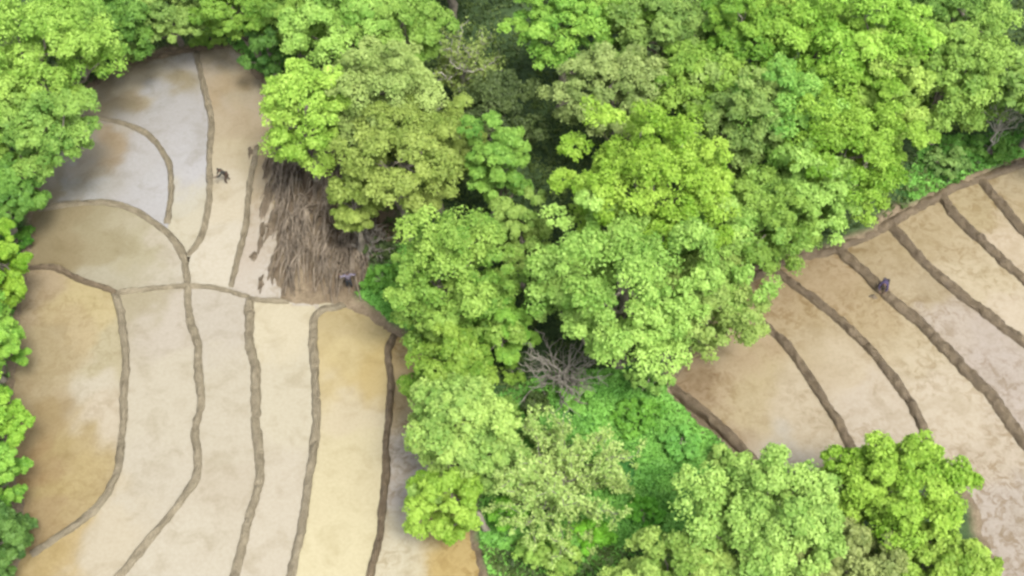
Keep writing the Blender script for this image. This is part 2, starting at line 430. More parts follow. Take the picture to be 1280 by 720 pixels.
for bi, (bn, poly, smp) in enumerate(BAS):
    pw = GP(poly)
    # densify along smooth bund lines
    ins = inside(CC, pw) & near & ~taken; taken |= ins
    idx = np.nonzero(ins)[0]
    r, c = idx//nxc, idx % nxc
    a = r*nxv+c
    F = np.stack([a, a+1, a+nxv+1, a+nxv], 1)
    u, inv = np.unique(F, return_inverse=True); F = inv.reshape(-1, 4)
    vx = xs[u % nxv]; vy = ys[u//nxv]
    z = .012*((bi*7) % 5)
    V = np.column_stack([vx, vy, np.full(len(u), z)])
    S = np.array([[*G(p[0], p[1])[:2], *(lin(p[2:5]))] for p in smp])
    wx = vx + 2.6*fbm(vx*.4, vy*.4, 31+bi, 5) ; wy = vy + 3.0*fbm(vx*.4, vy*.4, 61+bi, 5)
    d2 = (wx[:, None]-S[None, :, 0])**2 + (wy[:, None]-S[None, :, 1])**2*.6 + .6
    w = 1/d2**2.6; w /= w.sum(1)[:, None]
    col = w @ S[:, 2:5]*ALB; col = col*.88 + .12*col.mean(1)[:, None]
    if bn[0] == 'B': col = col*.80 + .20*lin((232, 218, 190))*ALB      # colour blended paler over the right field
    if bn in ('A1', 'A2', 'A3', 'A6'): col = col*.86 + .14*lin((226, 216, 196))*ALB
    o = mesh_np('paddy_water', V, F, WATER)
    attr(o, 'silt_sheen', np.column_stack([col, np.ones(len(col))]), typ='FLOAT_COLOR')
    if bn == 'A11': lum = .9
    elif bn in ('A6',): lum = .35
    elif bn.startswith('B'): lum = .7
    elif bn == 'A4': lum = .4
    else: lum = .06
    PV = np.column_stack([vx, vy]); sdv = -np.minimum(sdist(PV, LP), sdist(PV, RP))
    lump = lum*np.clip(.7 + 1.2*fbm(vx*.4, vy*.4, 91), 0, 1) + .45*sstep(1.2, .1, sdv)*(.5+fbm(vx*.6, vy*.6, 92))
    if bn == 'B34':
        lump += sstep(4, 0, sdist(PV, GP([(1200,570),(1260,560),(1290,720),(1230,720)])))*.6
    attr(o, 'lumps', np.clip(lump, 0, 1))
    tag(o, kind='structure')

# ------------------------------------------------------------------ tubes and leaves
def tube(path, rad, sides=7):
    path = np.asarray(path, float); n = len(path); rad = np.asarray(rad, float)
    t = np.gradient(path, axis=0); t /= np.linalg.norm(t, axis=1)[:, None]+1e-9
    ref = np.where(np.abs(t[:, 2:3]) > .9, np.array([[1., 0, 0]]), np.array([[0., 0, 1]]))
    u = np.cross(t, ref); u /= np.linalg.norm(u, axis=1)[:, None]; v = np.cross(t, u)
    a = np.linspace(0, 2*np.pi, sides, endpoint=False)
    V = path[:, None] + rad[:, None, None]*(np.cos(a)[None, :, None]*u[:, None] + np.sin(a)[None, :, None]*v[:, None])
    I = np.arange(n*sides).reshape(n, sides); J = np.roll(I, -1, 1)
    F = np.stack([I[:-1], J[:-1], J[1:], I[1:]], -1).reshape(-1, 4)
    V = V.reshape(-1, 3)
    V = np.vstack([V, path[-1:]+t[-1:]*rad[-1]]); tip = len(V)-1
    cap = np.stack([I[-1], J[-1], np.full(sides, tip), np.full(sides, tip)], -1)
    return V, F, cap[:, :3]
class Acc:
    def __init__(s): s.V = []; s.F = []; s.n = 0
    def add(s, V, F):
        s.V.append(V); s.F.append(F+s.n); s.n += len(V)
    def tube(s, path, rad, sides=7):
        V, F, cap = tube(path, rad, sides)
        s.add(V, np.vstack([F, np.column_stack([cap, cap[:, 2]])]))  # degenerate fourth corner split below
    def build(s, name, mat, parent=None, smooth=True):
        V = np.vstack(s.V); F = np.vstack(s.F)
        tri = F[:, 2] == F[:, 3]
        T3 = np.vstack([F[tri][:, :3], F[~tri][:, [0, 1, 2]], F[~tri][:, [0, 2, 3]]])
        return mesh_np(name, V, T3, mat, parent, smooth)
def wander(rng, a, b, n, amp):
    a = np.array(a, float); b = np.array(b, float); t = np.linspace(0, 1, n)[:, None]
    L = np.linalg.norm(b-a)
    off = rng.normal(0, 1, (n, 3)); off = np.cumsum(off, 0); off -= t*off[-1]
    return a + (b-a)*t + off*amp*L/n*np.sin(t*np.pi)**.5

def leaves(rng, P, N, size, jit=.45, asp=.62):
    """diamond leaf sprays at P whose faces turn about N"""
    n = len(P)
    N = N + rng.normal(0, jit, (n, 3)); N /= np.linalg.norm(N, axis=1)[:, None]+1e-9
    r = rng.normal(0, 1, (n, 3)); u = np.cross(N, r); u /= np.linalg.norm(u, axis=1)[:, None]+1e-9
    v = np.cross(N, u)
    s = (size*rng.uniform(.6, 1.35, n))[:, None]
    q = np.stack([P-u*s*.5, P+v*s*asp*.5+N*s*.06, P+u*s*.5, P-v*s*asp*.5+N*s*.06], 1)
    return q.reshape(-1, 3), np.arange(n*4).reshape(-1, 4)

def crown_points(rng, rad, lobes, total, puff, openness):
    rx, ry, rz = rad
    pts = []; nrm = []; tint = []; centres = []
    k = np.arange(lobes)+.5
    phi = np.arccos(1-1.75*k/lobes); th_ = np.pi*(1+5**.5)*k + rng.uniform(0, 6)
    D = np.stack([np.cos(th_)*np.sin(phi), np.sin(th_)*np.sin(phi), np.cos(phi)], 1)
    D += rng.normal(0, .12, D.shape)
    base = (rx*ry*rz)**(1/3)
    per = total/lobes
    for i in range(lobes):
        f = rng.uniform(.52, .86) if rng.random() > .25 else rng.uniform(.86, 1.03)
        lr = base*puff*rng.uniform(.75, 1.3)
        c = D[i]*np.array(rad)*f
        centres.append(c)
        if rng.random() < openness: continue
        ns = rng.integers(7, 12)
        lt = rng.uniform(-.25, .25)
        sd_ = rng.normal(0, 1, (ns, 3)); sd_ /= np.linalg.norm(sd_, axis=1)[:, None]
        sd_[:, 2] = np.abs(sd_[:, 2])*.8 + sd_[:, 2]*.2
        for j in range(ns):
            sc_ = c + sd_[j]*lr*.80*np.array([1, 1, .8]); sr = lr*rng.uniform(.26, .50)
            m = int(per/ns*rng.uniform(.7, 1.3)); st = lt + rng.uniform(-.14, .14)
            d = rng.normal(0, 1, (m, 3)); d /= np.linalg.norm(d, axis=1)[:, None]
            low = d[:, 2] < -.35; d[low, 2] *= -1
            r_ = sr*(1 - .4*rng.random(m)**2 + .13*rng.normal(0, 1, m))
            pts.append(sc_ + d*r_[:, None]*np.array([1, 1, .85]))
            nn = d + .4*sd_[j] + np.array([0, -.25, .65]); nrm.append(nn/np.linalg.norm(nn, axis=1)[:, None])
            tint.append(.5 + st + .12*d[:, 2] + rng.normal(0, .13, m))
    return np.vstack(pts), np.vstack(nrm), np.concatenate(tint), centres

def dryland(x, y, d=1.0):
    """push a trunk foot out of the flooded fields"""
    for _ in range(60):
        q = np.array([[x, y], [x+.2, y], [x, y+.2]]); s = np.minimum(sdist(q, LP), sdist(q, RP))
        if s[0] > d: break
        g = np.array([s[1]-s[0], s[2]-s[0]]); g /= np.linalg.norm(g)+1e-9; x += g[0]*.25; y += g[1]*.25
    return x, y
def tree(name, label, cat, px, py, rpx, hpx, zc, style, group='trees around the paddies', leaves_n=11000, size=.205, lobes=34,
         puff=.30, openness=0.0, seed=1, base=(0, 0), bark=None, rzf=None, limbs=12):
    rng = np.random.default_rng(seed)
    c = G(px, py, zc); m = mpp(c)
    rx = rpx*m; hh = hpx*m
    ry = min(rx, hh*1.05)
    rz = math.sqrt(max(hh*hh - (ry*SP)**2, (.45*rx*CP)**2))/CP
    rz = min(rz, zc*.93, rx*1.6)
    bx, by = dryland(c[0]+base[0], c[1]+base[1]); bz = th(bx, by)
    o = empty(name, (bx, by, bz), label, cat, group)
    off = np.array([c[0]-bx, c[1]-by, zc-bz])
    P, N, t, cen = crown_points(rng, (rx*1.02, ry*1.02, rz*1.02), lobes, int(leaves_n*(2.7 if size < .4 and name != 'shrub' else 1.3)), puff, openness)
    # inner fill so the crown is not hollow
    keep = (P[:, 2]+off[2]) > .25
    P, N, t = P[keep], N[keep], t[keep]
    V, F = leaves(rng, P, N, size)
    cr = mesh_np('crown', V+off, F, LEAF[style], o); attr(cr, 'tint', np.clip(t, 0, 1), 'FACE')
    a = Acc(); tr = max(.11, .030*(zc+rz))
    top = off + np.array([0, 0, rz*.25])
    tp = wander(rng, (0, 0, -.25), top, 9, .25)
    a.tube(tp, np.linspace(tr*1.25, tr*.35, 9), 9)
    for q in rng.permutation(len(cen))[:limbs]:
        s = rng.integers(3, 8); tgt = cen[q]*.92 + off
        a.tube(wander(rng, tp[s], tgt, 7, .5), np.linspace(tr*.42, tr*.08, 7), 6)
    a.build('trunk', bark or BARK, o)
    return o

def branchy(name, label, cat, px, py, rpx, zc, bark, style=None, n_br=26, leaf_n=0, size=.25, seed=1, base=(0, 0), group='trees around the paddies', up=.5, squash=1.0, lean=(0,0), trunk_r=.13, shag=.22):
    """bare or feathery tree: branches fork from one trunk, leaves only along the twigs"""
    rng = np.random.default_rng(seed); c = G(px, py, zc); m = mpp(c); r = rpx*m
    bx, by = c[0]+base[0], c[1]+base[1]; bz = th(bx, by)
    o = empty(name, (bx, by, bz), label, cat, group)
    off = np.array([c[0]-bx, c[1]-by, zc-bz]); a = Acc()
    tp = wander(rng, (0, 0, -.25), off*np.array([1, 1, .8]) + np.array([lean[0], lean[1], 0]), 8, .4)
    a.tube(tp, np.linspace(trunk_r, trunk_r*.5, 8), 8)
    LP_, LN = [], []
    for i in range(n_br):
        th_ = i*2.4 + rng.uniform(-.4, .4); el = rng.uniform(up-.55, up+.5)
        L = r*rng.uniform(.6, 1.1)
        d = np.array([math.cos(th_)*math.cos(el), squash*math.sin(th_)*math.cos(el), math.sin(el)])
        s = tp[rng.integers(3, 8)]
        e = s + d*L; e[2] = max(e[2], .4)
        br = wander(rng, s, e, 9, .55)
        a.tube(br, np.linspace(trunk_r*.42, .018, 9), 5)
        for k in range(7):
            q = br[rng.integers(2, 9)]
            d2 = d + rng.normal(0, .6, 3); d2 /= np.linalg.norm(d2)
            e2 = q + d2*L*rng.uniform(.18, .42); e2[2] = max(e2[2], .3)
            tw = wander(rng, q, e2, 5, .6)
            a.tube(tw, np.linspace(.03, .012, 5), 4)
            if leaf_n:
                mm = leaf_n//(n_br*7); ii = rng.integers(0, 5, mm)
                LP_.append(tw[ii] + rng.normal(0, shag, (mm, 3))); LN.append(np.tile([0, 0, 1.], (mm, 1)))
    a.build('trunk' if not leaf_n else 'trunk', bark, o)
    if leaf_n:
        P = np.vstack(LP_); V, F = leaves(rng, P, np.vstack(LN), size, 1.0)
        cr = mesh_np('crown', V, F, LEAF[style], o); attr(cr, 'tint', np.clip(rng.normal(.55, .2, len(F)), 0, 1), 'FACE')
    return o

W = 'woodland trees seen from above'
TR = [
 # label, px, py, rpx, hpx, zc, style, kwargs
 ('broad yellow green tree filling the top left corner of the view', 45, 70, 88, 78, 8.0, 'lime', dict(lobes=44, leaves_n=15000)),
 ('fresh green tree overhanging the upper left paddy edge', 62, 168, 62, 56, 7.0, 'green2', dict(lobes=30, leaves_n=10000)),
 ('lime tree cut by the left border just under the corner tree', -12, 150, 52, 60, 7.0, 'lime', {}),
 ('deep green tree on the left border above the wide curved bund', 12, 242, 40, 46, 5.0, 'dark', dict(lobes=24)),
 ('bright small tree on the left border beside the short slanting bund', -6, 330, 38, 48, 4.5, 'bright', dict(lobes=24)),
 ('fresh green tree on the left border beside the ochre basin', -10, 425, 40, 55, 4.5, 'green2', dict(lobes=24)),
 ('mid green tree on the left border halfway down the ochre basin', -22, 520, 42, 50, 4.5, 'bright', dict(lobes=24)),
 ('leafy tree on the left border near the lower end of the ochre basin', -18, 605, 42, 46, 4.0, 'green2', dict(lobes=24)),
 ('dark bushy tree in the bottom left corner', -6, 682, 38, 50, 3.6, 'dark', dict(lobes=24)),
 ('dark tree behind the top left corner of the left paddy', 150, 30, 44, 42, 6.0, 'dark', {}),
 ('pale small tree behind the top edge of the left paddy', 215, 18, 44, 40, 5.5, 'mid', {}),
 ('mid green tree above the top right corner of the left paddy', 305, 12, 55, 42, 6.0, 'mid', dict(lobes=34)),
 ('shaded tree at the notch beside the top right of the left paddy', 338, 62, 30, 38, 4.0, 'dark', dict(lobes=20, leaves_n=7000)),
 ('yellow green tree reaching the top edge left of the bare grey one', 430, 38, 72, 52, 8.0, 'lime', dict(lobes=40, leaves_n=13000)),
 ('lime tree overhanging the right side of the upper left paddy', 386, 150, 58, 72, 7.5, 'lime', dict(lobes=36, leaves_n=12000)),
 ('olive toned tall tree right of the overhanging lime tree', 478, 120, 70, 68, 8.5, 'olive', dict(lobes=42, leaves_n=13000)),
 ('olive tree drooping over the bare brown bank', 500, 205, 74, 66, 7.5, 'olive', dict(lobes=44, leaves_n=14000, openness=.06)),
 ('small olive tree hanging lowest over the bare brown bank', 446, 262, 32, 46, 5.0, 'olive', dict(lobes=20, leaves_n=5500, openness=.1)),
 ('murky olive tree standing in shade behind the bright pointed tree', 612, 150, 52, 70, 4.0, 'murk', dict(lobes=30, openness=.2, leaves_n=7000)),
 ('bright pointed young tree in the dark gap of the wood', 622, 205, 36, 80, 7.5, 'green2', dict(lobes=30, leaves_n=10000)),
 ('bright green tree at the top edge right of the dark gap', 704, 30, 56, 50, 8.5, 'green2', dict(lobes=36)),
 ('pale olive tree facing the dark gap from the right', 762, 120, 68, 60, 8.5, 'olive', dict(lobes=42, leaves_n=13000)),
 ('mid green tree at the top edge over the pale olive one', 830, 40, 72, 52, 8.0, 'mid', dict(lobes=40, leaves_n=12000)),
 ('large domed lime tree in the centre of the wood', 815, 235, 108, 88, 9.5, 'lime', dict(lobes=60, leaves_n=21000, puff=.25)),
 ('fresh tree between the domed lime tree and the tall bright one', 925, 160, 58, 70, 8.0, 'mid', dict(lobes=34)),
 ('tall bright tree reaching the top edge right of centre', 940, 42, 66, 56, 9.0, 'green2', dict(lobes=38)),
 ('widest yellow green tree at the top edge on the right', 1065, 62, 98, 78, 9.0, 'lime', dict(lobes=56, leaves_n=19000, puff=.26)),
 ('lime tree whose foot touches the top of the right field', 1050, 195, 88, 78, 7.0, 'lime', dict(lobes=50, leaves_n=16000, base=(0, 2))),
 ('mid green tree overhanging the left corner of the right field', 950, 275, 66, 62, 6.0, 'mid', dict(lobes=38, leaves_n=13000, base=(-.5, 1))),
 ('greyish green tree in the top right corner beside the white branches', 1190, 105, 60, 76, 6.0, 'mid', dict(lobes=42, leaves_n=14000)),
 ('pale topped tree behind the top right corner', 1200, 15, 66, 44, 7.5, 'mid', {}),
 ('large broken crowned lime tree with grey limbs showing at its lower edge', 780, 365, 140, 108, 7.5, 'lime', dict(lobes=78, leaves_n=21000, puff=.20, openness=.12, size=.21)),
 ('lime tree leaning over the lower left corner of the right field', 876, 388, 60, 66, 5.0, 'lime', dict(lobes=34, openness=.05, base=(-2, 0))),
 ('bright rounded tree right of the worker in the lilac shirt', 568, 358, 70, 82, 6.5, 'bright', dict(lobes=44, leaves_n=15000)),
 ('narrow bright tree along the right bank of the left field', 572, 540, 60, 92, 5.5, 'bright', dict(lobes=42, leaves_n=14000, base=(1, 0))),
 ('small low lime tree at the lower end of the left field bank', 560, 632, 46, 52, 3.5, 'lime', dict(lobes=22, leaves_n=7000, openness=.1, base=(1.2, 0))),
 ('lime tree rising highest in the lower right, beside the pale mud', 1112, 612, 84, 66, 6.0, 'lime', dict(lobes=50, leaves_n=16000)),
 ('broad yellow green tree at the bottom edge left of the highest one', 960, 650, 100, 74, 6.5, 'lime', dict(lobes=56, leaves_n=17000)),
 ('olive green tree low at the bottom edge between two lime trees', 1050, 705, 70, 56, 5.0, 'olive', dict(lobes=38)),
 ('lime tree in the bottom right beside the rough shoreline', 1172, 712, 72, 48, 4.5, 'lime', dict(lobes=38)),
 ('yellow green tree cut by the bottom edge next to the bright grass', 850, 722, 78, 50, 5.0, 'lime', dict(lobes=38)),
]
TR += [
 ('bright tree joining the rounded bright tree to the narrow one below', 570, 462, 50, 52, 5.0, 'bright', dict(lobes=30)),
 ('low lime tree right of the narrow bright tree', 612, 575, 36, 50, 3.5, 'lime', dict(lobes=22)),
 ('mid green tree filling the top edge over the dark notch', 375, 20, 50, 42, 6.5, 'mid', {}),
 ('fresh tree at the top edge left of the bare grey tree', 500, 40, 60, 52, 7.5, 'lime', dict(lobes=34)),
 ('olive tree wedged between the overhanging lime tree and the bare one', 545, 190, 46, 60, 6.0, 'olive', dict(lobes=28, openness=.08)),
 ('lime tree at the top edge far right of the dark gap', 790, 8, 66, 46, 8.0, 'lime', dict(lobes=32)),
 ('fresh green tree linking the pale olive tree and the domed lime one', 870, 110, 60, 56, 8.5, 'mid', dict(lobes=34)),
 ('lime tree at the top edge between two taller ones', 1000, 20, 56, 50, 8.5, 'lime', dict(lobes=32)),
 ('bright green tree standing behind the foot of the widest top tree', 985, 150, 60, 66, 8.0, 'green2', dict(lobes=34)),
 ('mid green tree hiding the ground left of the lime tree by the right field', 1010, 245, 56, 60, 6.5, 'lime', dict(lobes=34)),
 ('small green tree between the rounded bright tree and the pointed one', 650, 300, 40, 52, 5.0, 'bright', dict(lobes=24)),
 ('lime tree under the widest top tree near the shaded hollow', 1105, 125, 50, 66, 7.0, 'lime', dict(lobes=30)),
 ('small lime tree right of the domed tree reaching toward the right field', 900, 290, 56, 56, 6.5, 'bright', dict(lobes=30)),
 ('green tree filling behind the top left corner tree', 105, 20, 50, 40, 7.0, 'green2', {}),
 ('small shaded tree at the foot of the rounded bright tree', 625, 410, 36, 50, 3.5, 'green2', dict(lobes=22)),
]
for i, (lab, px, py, rp, hp, zc, st, kw) in enumerate(TR):
    kw = dict(kw)
    tree('broadleaf_tree', lab, 'tree', px, py, rp, hp, zc, st, W, seed=100+i, **kw)

# trees a step outside the frame
for i, (px, py, zc, st) in enumerate([(-95, 60, 7, 'lime'), (-90, 230, 6, 'bright'), (-90, 380, 6, 'green2'), (-95, 540, 5, 'mid'), (1330, 110, 7, 'mid'),
        (120, -60, 7, 'mid'), (330, -70, 7, 'lime'), (560, -70, 8, 'mid'), (790, -70, 8, 'lime'), (1010, -75, 8, 'mid'), (1230, -80, 8, 'lime')]):
    w = ['leftmost', 'second', 'third', 'fourth', 'fifth', 'sixth', 'seventh', 'eighth', 'ninth', 'tenth', 'last'][i]
    o = tree('broadleaf_tree', 'woodland tree just beyond the border of the view, ' + w, 'tree', px, py, 75, 62, zc, st, W, seed=300+i, lobes=30, leaves_n=5000, size=.5)

# bare, feathery and small ones
branchy('bare_tree', 'leafless grey tangle of limbs under the broken crowned lime tree', 'tree', 705, 462, 62, 3.2, BARK_GREY, n_br=30, seed=7, group=W, squash=.8, up=.35)
branchy('bare_tree', 'thinly leaved tree with pale upright trunk at the top edge', 'tree', 578, 66, 62, 6.0, BARK_PALE, 'olive', n_br=24, leaf_n=3600, seed=9, group=W, up=.7, trunk_r=.24)
branchy('bare_tree', 'tree with thin white branches at the right border', 'tree', 1256, 140, 48, 4.5, BARK_PALE, n_br=14, seed=12, group=W, up=.9, trunk_r=.12)
branchy('feathery_tree', 'low pale feathery tree spreading over the bright grass', 'tree', 700, 592, 90, 3.0, BARK_GREY, 'pale', n_br=44, leaf_n=32000, size=.18, seed=17, group=W, up=.4, squash=.85, shag=.11, trunk_r=.10)
branchy('bare_tree', 'grey dead sapling in the shadow under the olive tree', 'tree', 465, 300, 30, 1.8, BARK_GREY, n_br=12, seed=21, group=W, up=.6, trunk_r=.07)

MORE = [(672,545,20,'mid'),(760,500,26,'bright',0),(788,560,22,'lime',0),(835,600,28,'grass',0),(870,540,22,'mid',0),(640,640,24,'grass'),(662,690,24,'mid'),(700,700,26,'bright'),
        (765,610,22,'green2',0),(775,690,28,'grass',0),(905,575,20,'lime'),(720,500,20,'grass'),(640,470,26,'mid'),(668,508,20,'murk'),(810,480,24,'green2'),(835,520,18,'pale',0)]
NEARBY = ['above the feathery tree on its left', 'right of the dead tangle of limbs', 'right of the feathery tree', 'at the right edge of the bright grass',
        'by the corner bund of the right field', 'left under the feathery tree', 'near the bottom edge left of the gully', 'at the bottom edge under the feathery tree', 'touching the right side of the feathery tree',
        'at the bottom edge right of the feathery tree', 'tucked against the lower right trees', 'just below the dead tangle of limbs', 'left of the dead tangle of limbs', 'in shade below the left tip of the dead tangle', 'under the broken crowned lime tree', 'alone in the middle of the right grass']
HUE = dict(mid='soft green', bright='fresh green', lime='yellow green', grass='emerald', green2='bright green', murk='dull green', pale='pale green')
def more_shrubs():
    for k, (a, b_, r, st, *skip) in enumerate(MORE):
        if skip: continue
        tree('shrub', HUE[st] + ' shrub ' + NEARBY[k], 'shrub', a, b_, r, r*.85, .6 + .25*(k % 3), st, 'shrubs on the banks', leaves_n=2200, size=.2, lobes=11, puff=.42, seed=450+k, limbs=6, openness=.1)
more_shrubs()
def shrub(label, px, py, rpx, st, seed, n=2600, zc=.7, size=.24):
    return tree('shrub', label, 'shrub', px, py, rpx, rpx*.8, zc, st, 'shrubs on the banks', leaves_n=n, size=size*.85, lobes=12, puff=.42, seed=seed, limbs=7)
shrub('small round pale shrub at the top edge of the left paddy', 172, 68, 14, 'mid', 401)
shrub('low shrub between the dark tree and the top left paddy corner', 128, 88, 15, 'dark', 402, 1800)
shrub('shrub tucked under the small trees above the left paddy', 262, 48, 22, 'mid', 403)
shrub('green shrub standing right of the worker in the lilac shirt', 482, 352, 26, 'grass', 404)
shrub('leafy shrub at the top rim of the right field', 1180, 205, 30, 'mid', 405)
shrub('dull green shrub under the top right tree', 1240, 190, 26, 'dark', 406)
shrub('emerald shrub below the broken crowned lime tree', 800, 520, 32, 'grass', 407)
shrub('emerald shrub between the feathery tree and the right field', 850, 555, 30, 'grass', 408)
shrub('shrub in front of the narrow bright tree by the feathery one', 632, 520, 26, 'mid', 409)
shrub('light green shrub at the foot of the feathery tree', 742, 668, 24, 'grass', 410)
shrub('weedy shrub beside the dark bushy tree in the bottom left', 22, 660, 20, 'dark', 411)
shrub('light shrub in the emerald grass near the bottom edge', 800, 640, 26, 'grass', 412)
shrub('small shrub leaning over the end of the slanting left bund', 22, 300, 20, 'dark', 413)
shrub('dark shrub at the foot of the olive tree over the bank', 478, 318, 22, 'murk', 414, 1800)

# ------------------------------------------------------------------ ground cover
def cover(label, n, style, polys, seed, hgt, wid, lowmask=None):
    rng = np.random.default_rng(seed); P = []
    for poly, share in polys:
        mn, mx = poly.min(0), poly.max(0); k = int(n*share)
        q = rng.uniform(mn, mx, (k*3, 2)); q = q[inside(q, poly)][:k]; P.append(q)
    P = np.vstack(P); h, sd, bd = terrain(P)
    ok = (sd > .55 + .5*vn(P[:, 0]*.8, P[:, 1]*.8, 44)) & (bd < -.2) & (vn(P[:, 0]*.6, P[:, 1]*.6, seed) > -.33)
    ok &= ~inside(P, PATH)
    P = P[ok]; h = h[ok]; m = len(P)
    ht = hgt*rng.uniform(.4, 1.3, m)*(1+.8*vn(P[:, 0]*.5, P[:, 1]*.5, seed+3))
    C3 = np.column_stack([P, h + ht*.45])
    V, F = leaves(rng, C3, np.tile([0, 0, .7], (m, 1)), wid, .7, .5)
    o = mesh_np('ground_cover', V, F, LEAF[style]); attr(o, 'tint', np.clip(.5+1.1*vn(P[:, 0]*.9, P[:, 1]*.9, seed+5)+rng.normal(0, .12, m), 0, 1), 'FACE')
    tag(o, label, 'grass', kind='stuff')
cover('bright emerald grass and weeds covering the open banks', 90000, 'grass', [(GRASSY[0], .62), (GRASSY[1], .08), (GRASSY[2], .12), (GRASSY[3], .06), (GRASSY[4], .12)], 51, .32, .26)
WOOD = [GP([(330,-40),(1300,-60),(1290,205),(1140,262),(985,328),(945,350),(872,440),(700,480),(600,640),(560,600),(560,440),(500,400),(480,300),(400,180),(345,140)]),
        GP([(-120,-60),(340,-60),(300,70),(246,62),(135,92),(56,215),(36,340),(20,520),(30,700),(-120,760)]),
        GP([(600,690),(1290,690),(1290,830),(560,830)])]
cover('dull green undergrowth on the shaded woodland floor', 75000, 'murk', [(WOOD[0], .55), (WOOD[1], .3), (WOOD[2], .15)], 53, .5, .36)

# ------------------------------------------------------------------ dry stalks on the brown bank
def stalks(n, seed):
    rng = np.random.default_rng(seed); a = Acc(); A0 = BANK; mn, mx = A0.min(0), A0.max(0)
    q = rng.uniform(mn, mx, (n*4, 2)); q = q[(inside(q, A0)) & (q[:, 1] > mn[1]+1.6)]
    q = q[(vn(q[:, 0]*1.2, q[:, 1]*.25, 71) > -.18)][:n]; tints = []
    for x, y in q:
        L = rng.uniform(.9, 2.6); an = -math.pi/2 + rng.normal(-.05, .22); k = 6
        t = np.linspace(0, 1, k); px = x + math.cos(an)*L*t + rng.normal(0, .035, k); py = y + math.sin(an)*L*t
        h = terrain(np.column_stack([px, py]))[0]; pz = h + .03 + rng.uniform(.02, .6)*np.sin(t*np.pi)**.7 + .1*rng.random()*(1-t)
        pz = np.maximum(pz, .03); r = rng.uniform(.02, .085)
        a.tube(np.column_stack([px, py, pz]), np.linspace(r, r*.4, k), 4)
    o = a.build('dry_stalks', STALK)
    tag(o, 'tangle of dry grey brown stalks hanging down the bare bank', 'dry stalks', kind='stuff')
STALK = mud_mat('dry_stalk', (.045, .034, .024), (.24, .20, .15))
stalks(800, 77)

# ------------------------------------------------------------------ mud lumps
def lump(label, px, py, wpx, lpx, seed, h=.3, ang=0):
    rng = np.random.default_rng(seed); c = G(px, py); m = mpp(c)
    w = wpx*m/2*1.15; l = lpx*m/2/SP*1.1
    nu, nv = 44, 10; V = []
    for j in range(nv):
        r = 1-j/(nv-1)
        for i in range(nu):
            a = 2*math.pi*i/nu
            k = 1 + .9*float(vn(math.cos(a)*1.6+seed, math.sin(a)*1.6, seed)) + 1.0*float(vn(math.cos(a)*3+seed, math.sin(a)*3, seed+9)) + .3*float(vn(math.cos(a)*8+seed, math.sin(a)*8, seed+19))
            z = h*(1-r**2)*(1+.9*float(vn(math.cos(a)*r*3, math.sin(a)*r*3+seed, seed+2))) - .08*r
            V.append((w*k*r*math.cos(a), l*k*r*math.sin(a), z))
    F = [(j*nu+i, j*nu+(i+1) % nu, (j+1)*nu+(i+1) % nu, (j+1)*nu+i) for j in range(nv-1) for i in range(nu)]
    o = mesh_np('mud_lump', V, F, MUD_DARK, smooth=True, loc=(c[0], c[1], 0)); o.rotation_euler = (0, 0, ang)
    tag(o, label, 'mud lump', 'dark mud lumps left in the paddy')
lump('slim dark mud lump left of the top end of the thin steep bund', 313, 190, 6, 20, 1)
lump('small dark mud lump touching the top of the thin steep bund', 320, 187, 6, 12, 2)
lump('long dark mud lump furthest up beside the brown bank', 332, 216, 9, 42, 3)
lump('narrow dark mud ridge in the middle of the row by the bank', 333, 250, 11, 46, 4)
lump('slanting mud ridge where the row meets the brown bank', 338, 284, 12, 50, 5, ang=-.15)
lump('low mud ridge left of the brown bank foot', 327, 297, 8, 40, 6)
lump('isolated oval mud lump between the steep bund and the bank', 317, 321, 7, 15, 7)
lump('small mud lump just above the tiny bund stub', 327, 352, 7, 22, 8)
lump('rounded mud lump against the lower corner of the brown bank', 342, 335, 12, 44, 9)
lump('flat mud lump under the hoe of the dark clothed worker', 272, 229, 11, 5, 10, h=.06)
lump('brown mud lump by the hands of the worker in purple', 1092, 371, 9, 7, 11, h=.16)

